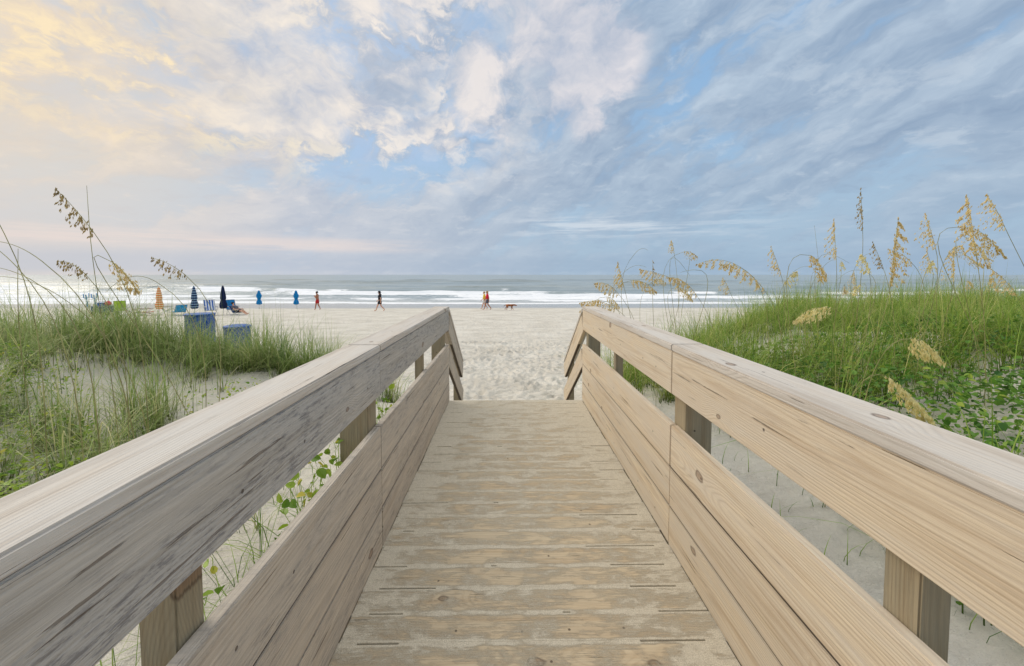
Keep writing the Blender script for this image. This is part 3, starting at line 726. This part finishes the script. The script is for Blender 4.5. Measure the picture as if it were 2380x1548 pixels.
# ------------------------------------------------------------------ umbrellas
def stripemat(name,cols,n,axis=2,rough=.7):
    m,t,b=newmat(name,rough); g=t.n.new('ShaderNodeTexCoord').outputs['Object']; s=t.sep(g)[axis]
    fr=t.m('FRACT',t.m('MULTIPLY',s,n))
    c=lin(*cols[0])
    for i in range(1,len(cols)): c=t.mix(t.m('GREATER_THAN',fr,i/len(cols)),c,lin(*cols[i]))
    t.put(b.inputs['Base Color'],c); return m
m_pole=simple("pole_white",(215,210,200),.4); m_alu=simple("aluminium_tube",(190,192,195),.35,metal=.8)
def umbrella(x,y,H,mat,label,flare=True,twist=0):
    e=empty("beach_umbrella",(x,y,hz1(x,y)-.05)); tag(e,label,"beach umbrella",group="closed umbrellas on the beach")
    mb=MB(); mb.tube([(0,0,0),(0,0,H)],.02,8); mb.lathe([(.004,H+.06),(.028,H+.02),(.02,H-.03)],8); mb.obj("pole",m_pole,e)
    b0=H*.24
    if flare: pr=[(.17,b0),(.22,b0+.12),(.23,b0+.35),(.14,b0+.72),(.18,b0+.85),(.15,b0+1.2),(.07,H-.12),(.02,H)]
    else: pr=[(.12,b0),(.24,b0+.1),(.21,b0+.35),(.11,b0+.55),(.21,b0+.8),(.22,b0+1.0),(.09,H-.1),(.02,H)]
    mb=MB(); mb.lathe(pr,48,pleat=.22,np_=8,twist=twist); mb.obj("canopy",mat,e)
    zz=.72 if flare else .55
    mb=MB(); mb.lathe([(.155,b0+zz-.03),(.165,b0+zz),(.155,b0+zz+.03)],16); mb.obj("strap",mat,e)
def bx_(dx,y): return dx*y/925
umbrella(bx_(-800,33),33,2.4,stripemat("orange_striped_canvas",[(230,128,60),(244,220,176)],5.5),"closed orange and cream striped beach umbrella")
umbrella(bx_(-720,33),33,2.45,stripemat("navy_striped_canvas",[(20,50,96),(20,50,96),(150,180,200)],5),"closed navy umbrella with pale stripes")
umbrella(bx_(-654,33),33,2.5,simple("navy_canvas",(22,38,76),.7),"closed plain navy beach umbrella")
mt=simple("turquoise_canvas",(14,140,204),.6,var=.25)
umbrella(bx_(-572,43),43,2.0,mt,"closed turquoise beach umbrella tied near shoreline",False,2.0)
umbrella(bx_(-487,43),43,2.0,mt,"closed turquoise beach umbrella tied near shoreline",False,2.0)
# ------------------------------------------------------------------ chairs
def chair(x,y,rot,mat,label,low=False,recl=.35,sc=1.22):
    z=hz1(x,y)-.02; e=empty("beach_chair",(x,y,z),rot); e.scale=(sc,)*3; tag(e,label,"beach chair",group="folding chairs set out on the sand")
    sh=.24 if low else .36; w2=.29; bl=.66 if low else .72
    bt=Vector((-.25-bl*math.sin(recl),0,sh-.02+bl*math.cos(recl)))
    mb=MB()
    for s in(-1,1):
        yv=w2*s
        mb.tube([(.30,yv,sh+.02),(-.25,yv,sh-.03),(bt.x,yv,bt.z)],.014,6)
        mb.tube([(-.42,yv,.0),(.24,yv,sh+.24)],.013,6)
        mb.tube([(.38,yv,.0),(-.20,yv,sh-.0)],.013,6)
        mb.tube([(-.42,yv*.98,sh+.20),(.26,yv*.98,sh+.24)],.013,6)
    for p in((.30,sh+.02),(-.42,0),(.38,0),(bt.x,bt.z)): mb.tube([(p[0],-w2,p[1]+.01),(p[0],w2,p[1]+.01)],.013,6)
    mb.obj("frame",m_alu,e)
    def sheet(name,p,q,n=5,sag=.03):
        mb=MB(); vs=[]
        for i in range(n+1):
            k=i/n; c_=Vector(p).lerp(Vector(q),k); sg=-sag*math.sin(math.pi*k)
            for s in(-1,1): vs+= [(c_.x,s*w2*.97,c_.z+sg),(c_.x,s*w2*.97,c_.z+sg-.012)]
        fs=[]
        for i in range(n):
            a=i*4; b_=a+4; fs+=[(a,b_,b_+2,a+2),(a+1,a+3,b_+3,b_+1),(a,a+1,b_+1,b_),(a+2,b_+2,b_+3,a+3)]
        mb.add(vs,fs); mb.obj(name,mat,e)
    sheet("seat",(.30,0,sh+.035),(-.24,0,sh-.01)); sheet("backrest",(-.27,0,sh+.0),(bt.x,0,bt.z))
    for s in(-1,1):
        mb=MB(); mb.box((-.06,w2*s,sh+.245),(.46,.05,.024),None,.008); mb.obj("armrest",m_pole,e)
    return e
chair(bx_(-887,33),33,2.2,simple("lime_canvas",(172,214,40)),"lime green folding beach chair standing on sand")
chair(bx_(-848,32.5),32.5,.8,stripemat("rainbow_canvas",[(216,40,50),(236,90,60),(230,196,70),(40,140,90)],3,1),"low red rainbow striped beach chair reclined",True,1.0)
chair(bx_(-826,33),33,.8,simple("red_canvas",(220,40,54)),"low red beach chair beside striped chair",True,1.05)
chair(bx_(-780,33.5),33.5,.6,stripemat("yellow_teal_canvas",[(240,180,50),(244,238,210),(30,160,160)],4,1),"yellow and teal striped folding beach chair")
chair(bx_(-757,33),33,2.5,simple("cyan_canvas",(30,160,220)),"turquoise reclined low beach chair",True,.75,1.3)
chair(bx_(-682,32.6),32.6,-.7,stripemat("blue_white_canvas",[(40,98,184),(240,243,245)],7,1),"blue and white striped folding beach chair",sc=1.25)
chair(bx_(-620,33),33,-.1,simple("royal_blue_canvas",(40,84,160)),"blue reclined beach chair with a person in it",True,.6,1.0)
chair(bx_(-632,33.8),33.8,-.6,simple("teal_canvas",(30,130,190)),"teal folding beach chair with upright back")
# ------------------------------------------------------------------ wagon
wx=bx_(-925,33); e=empty("beach_wagon",(wx,33,hz1(wx,33)-.02),.1); tag(e,"navy folding beach wagon loaded with gear","wagon"); e.scale=(1.15,)*3
mw=simple("navy_wagon_fabric",(34,70,130)); mk_=simple("black_rubber",(28,28,30))
mb=MB()
for s in(-1,1): mb.box((0,.3*s,.47),(1.25,.02,.42)); mb.box((.63*s,0,.47),(.02,.58,.42))
mb.box((0,0,.27),(1.24,.58,.02)); mb.obj("body",mw,e)
mb=MB()
for s in(-1,1):
    mb.tube([(-.64,.315*s,.7),(.64,.315*s,.7)],.016); mb.tube([(-.5,.315*s,.12),(.5,.315*s,.68)],.013); mb.tube([(.5,.315*s,.12),(-.5,.315*s,.68)],.013)
    mb.tube([(.64*s,-.315,.7),(.64*s,.315,.7)],.016)
mb.obj("frame",m_alu,e)
RW=Matrix.Rotation(math.pi/2,3,'X')
for a in(-.48,.48):
    for s in(-1,1):
        mb=MB(); mb.lathe([(.05,-.05),(.14,-.045),(.155,-.02),(.155,.02),(.14,.045),(.05,.05)],20,(a,.36*s,.155),R=RW); mb.obj("wheel",mk_,e)
mb=MB(); 
for s in (-.25,.25):
    mb.tube([(-.75+s,-.1,.6),(-.78+s,-.1,1.25),(-.83+s,-.1,1.5)],.025)
    mb.tube([(-.98+s,-.1,1.55),(-.96+s,-.1,1.3),(-.78+s,-.1,1.22),(-.62+s,-.1,1.32),(-.62+s,-.1,1.6)],.03)
mb.obj("handle",simple("turquoise_handle",(20,140,210)),e)
mb=MB(); mb.ell((0,0,0),(.24,.2,.19)); mb.box((0,0,.19),(.12,.05,.08),None,.02)
o=mb.obj("beach_bag",simple("pink_bag",(224,50,96)),None,(wx+.3,33.02,hz1(wx,33)+.98)); tag(o,"round pink beach bag resting on the wagon","bag")
mb=MB(); mb.box((0,0,0),(.5,.38,.34),None,.03); mb.box((0,0,.19),(.52,.40,.05),None,.02); mb.tube([(-.2,0,.2),(-.2,0,.32),(.2,0,.32),(.2,0,.2)],.014)
o=mb.obj("cooler",simple("cooler_blue",(46,106,190)),None,(wx-.2,33.0,hz1(wx,33)+.84)); tag(o,"small blue cooler riding in the wagon","cooler")
# ------------------------------------------------------------------ people
def skin(name,vs,es,rs,mat,parent,sub=2):
    me=bpy.data.meshes.new(name); me.from_pydata(vs,es,[]); o=bpy.data.objects.new(name,me); link(o)
    o.modifiers.new('s','SKIN'); 
    if not me.skin_vertices: return o
    for i,r in enumerate(rs): 
        d=me.skin_vertices[0].data[i]; r=r if isinstance(r,tuple) else (r,r); d.radius=r; d.use_root=(i==0)
    sm=o.modifiers.new('u','SUBSURF'); sm.levels=sub; sm.render_levels=sub
    bpy.context.view_layer.update(); d=bpy.context.evaluated_depsgraph_get()
    m2=bpy.data.meshes.new_from_object(o.evaluated_get(d)); o.modifiers.clear(); o.data=m2; m2.name=name
    m2.materials.clear(); m2.materials.append(mat); m2.polygons.foreach_set('use_smooth',[True]*len(m2.polygons))
    o.parent=parent; return o
skinA=simple("skin_tan",(170,114,84),.5,var=.05); skinB=simple("skin_light",(216,164,136),.5,var=.05)
m_eye=simple("eye_dark",(30,24,22),.3)
def person(x,y,rot,scale,J,skinm,tops,bottoms,hairm,hairlen,label,hat=None,seat=None):
    z=hz1(x,y) if seat is None else seat
    e=empty("person",(x,y,z),rot); e.scale=(scale,)*3; tag(e,label,"person")
    nm=[];vs=[];rs=[];es=[]
    def a(k,p,r,par=None):
        nm.append(k); vs.append(tuple(p)); rs.append(r)
        if par is not None: es.append((nm.index(par),len(nm)-1))
    P_=J; a('pel',P_['pel'],.135); a('wai',P_['wai'],.115,'pel'); a('che',P_['che'],.15,'wai'); a('nec',P_['nec'],.055,'che')
    hd=Vector(P_['hd']); fw=Vector(P_.get('face',(1,0,0))).normalized()
    a('jaw',hd+Vector((0,0,-.07))+fw*.015,.065,'nec'); a('hd',hd,.098,'jaw'); a('top',hd+Vector((0,0,.085)),.07,'hd'); a('nose',hd+fw*.115+Vector((0,0,-.02)),.016,'hd')
    for s in('l','r'):
        a('sh'+s,P_['sh'+s],.062,'che'); a('el'+s,P_['el'+s],.042,'sh'+s); a('wr'+s,P_['wr'+s],.028,'el'+s)
        d=(Vector(P_['wr'+s])-Vector(P_['el'+s])).normalized(); sd2=d.cross(Vector((0,1,0))).normalized()
        pm=Vector(P_['wr'+s])+d*.07; a('pa'+s,pm,(.034),'wr'+s)
        for i,(of,ln) in enumerate(((-.03,.075),(-.01,.09),(.01,.085),(.03,.065))):
            p1=pm+d*.045+sd2*of; a(f'f{i}{s}',p1,.010,'pa'+s); a(f'g{i}{s}',p1+d*ln*.6+Vector((0,.012 if s=='l' else -.012,0)),.008,f'f{i}{s}')
        a('th'+s,pm+sd2*.045-d*.01,.012,'pa'+s); a('ti'+s,pm+sd2*.06+d*.03,.009,'th'+s)
        a('hi'+s,P_['hi'+s],.098,'pel'); a('kn'+s,P_['kn'+s],.062,'hi'+s); 
        k,an=Vector(P_['kn'+s]),Vector(P_['an'+s]); a('ca'+s,k.lerp(an,.35),.056,'kn'+s); a('an'+s,an,.036,'ca'+s); 
        to=Vector(P_['to'+s]); a('fo'+s,an.lerp(to,.5)+Vector((0,0,-.01)),(.04),'an'+s); a('to'+s,to,.028,'fo'+s)
    skin("body",vs,es,rs,skinm,e)
    V=lambda k:Vector(P_[k])
    if tops:
        vv=[V('pel').lerp(V('wai'),.1),V('wai'),V('che'),V('che').lerp(V('nec'),.55)]; rr=[.185,.165,.19,.10]; ee=[(0,1),(1,2),(2,3)]
        for s in('l','r'): vv+= [V('sh'+s),V('sh'+s).lerp(V('el'+s),.75)]; rr+=[.095,.078]; ee+=[(2,len(vv)-2),(len(vv)-2,len(vv)-1)]
        skin("shirt",[tuple(p) for p in vv],ee,rr,tops,e)
    if bottoms:
        vv=[V('pel'),V('pel').lerp(V('wai'),.6)]; rr=[.155,.135]; ee=[(0,1)]
        for s in('l','r'): vv+= [V('hi'+s),V('hi'+s).lerp(V('kn'+s),.72)]; rr+=[.118,.10]; ee+=[(0,len(vv)-2),(len(vv)-2,len(vv)-1)]
        skin("shorts",[tuple(p) for p in vv],ee,rr,bottoms,e)
    mb=MB(); c_=hd-fw*.025+Vector((0,0,.045)); mb.ell(c_,(.108,.105,.095))
    if hairlen: mb.ell(hd-fw*.07+Vector((0,0,-.06-hairlen*.3)),(.06,.085,.10+hairlen*.5))
    mb.obj("hair",hairm,e,smooth=True)
    sdw=Vector((-fw.y,fw.x,0))
    for s in(-1,1): 
        mb=MB(); mb.ell(hd+fw*.092+sdw*.035*s+Vector((0,0,.005)),(.011,.011,.008),8,6); mb.obj("eye",m_eye,e)
    if hat:
        mb=MB(); mb.lathe([(.20,.0),(.21,.012),(.115,.02),(.11,.09),(.07,.125),(.01,.13)],24,tuple(hd+Vector((0,0,.05)))); mb.obj("hat",hat,e)
    return e
def walk(st=1.0,arms='swing'):
    J=dict(pel=(0,0,.95),wai=(.01,0,1.13),che=(.02,0,1.34),nec=(.035,0,1.49),hd=(.05,0,1.63),shl=(.01,.18,1.42),shr=(.01,-.18,1.42),
    hil=(.01,.09,.90),hir=(-.01,-.09,.90),knl=(.20*st,.09,.50),anl=(.34*st,.09,.10),tol=(.50*st,.10,.09),knr=(-.04*st,-.09,.49),anr=(-.36*st,-.09,.16),tor=(-.24*st,-.09,.035))
    if arms=='swing': J.update(ell=(-.14,.24,1.15),wrl=(-.14,.25,.90),elr=(.08,-.24,1.14),wrr=(.26,-.22,.95))
    else: J.update(ell=(.03,.24,1.14),wrl=(.20,.10,1.28),elr=(.03,-.24,1.14),wrr=(.22,-.12,1.26))
    return J
blk=simple("black_cloth",(30,30,36)); redc=simple("red_cloth",(186,34,40)); yel=simple("yellow_cloth",(240,206,70)); pnk=simple("magenta_cloth",(226,14,60))
wht=simple("white_cloth",(220,214,206)); gry=simple("grey_cloth",(92,92,104)); hb=simple("hair_dark",(36,26,22)); hbl=simple("hair_blond",(176,146,100))
person(bx_(-438,40),40,math.pi,1.08,walk(.55,'bent'),skinA,None,redc,hb,0,"shirtless person in red swim shorts walking with arms raised")
person(bx_(-294,38),38,math.pi,1.08,walk(1.0),skinB,blk,blk,hb,.25,"person in black top and shorts with dark sun hat striding",hat=blk)
person(bx_(-52,40.8),40.8,math.pi,1.05,walk(.8),skinB,yel,wht,hbl,0,"person in yellow shirt and white shorts walking")
person(bx_(-45,40),40,math.pi,1.10,walk(.9),skinA,pnk,gry,hbl,.15,"person in magenta top and grey shorts walking")
sx_,sy_=bx_(-620,33),33
J=dict(pel=(-.15,0,.34),wai=(-.25,0,.50),che=(-.37,0,.68),nec=(-.44,0,.82),hd=(-.47,0,.96),shl=(-.38,.18,.76),shr=(-.38,-.18,.76),ell=(-.18,.27,.54),wrl=(.06,.26,.52),elr=(-.18,-.27,.54),wrr=(.06,-.26,.52),
 hil=(-.10,.09,.33),hir=(-.10,-.09,.33),knl=(.33,.10,.42),knr=(.35,-.10,.38),anl=(.72,.10,.12),anr=(.78,-.10,.10),tol=(.83,.11,.22),tor=(.89,-.11,.20))
person(sx_,sy_,-.1,1.0,J,skinB,gry,blk,hb,0,"person in dark clothes reclining in a low beach chair",seat=hz1(sx_,sy_)-.02)
# ------------------------------------------------------------------ dog
dx_=bx_(6,39.5); e=empty("dog",(dx_,39.5,hz1(dx_,39.5)),0); tag(e,"brown dog walking on the sand with head lowered","dog"); e.scale=(1.0,)*3
nm=[];vs=[];rs=[];es=[]
def a(k,p,r,par=None):
    nm.append(k); vs.append(p); rs.append(r)
    if par: es.append((nm.index(par),len(nm)-1))
a('mid',(0,0,.50),.115); a('che',(.24,0,.47),.15,'mid'); a('hip',(-.27,0,.52),.11,'mid'); a('nec',(.42,0,.54),.085,'che'); a('hd',(.56,0,.52),.085,'nec'); a('mz',(.68,0,.46),.045,'hd'); a('no',(.76,0,.43),.034,'mz')
a('t1',(-.40,0,.54),.03,'hip'); a('t2',(-.52,0,.44),.024,'t1'); a('t3',(-.60,0,.36),.014,'t2')
for s,y,o_ in(('l',.08,.08),('r',-.08,-.07)):
    a('s'+s,(.25,y,.40),.065,'che'); a('e'+s,(.22+o_*.5,y,.28),.042,'s'+s); a('w'+s,(.26+o_,y,.13),.028,'e'+s); a('p'+s,(.28+o_*1.3,y,.03),.03,'w'+s)
    a('h'+s,(-.27,y,.44),.08,'hip'); a('k'+s,(-.18-o_,y,.31),.055,'h'+s); a('c'+s,(-.36-o_,y,.19),.028,'k'+s); a('q'+s,(-.33-o_*1.2,y,.03),.03,'c'+s)
m_dog=simple("dog_fur_brown",(160,98,54),.8,var=.3,scale=6)
skin("body",vs,es,rs,m_dog,e)
for s in(-1,1):
    mb=MB(); mb.ell((.53,.075*s,.53),(.035,.015,.06),8,6)
    mb.obj("ear",simple("dog_fur_dark",(70,42,26),.8),e,smooth=True)
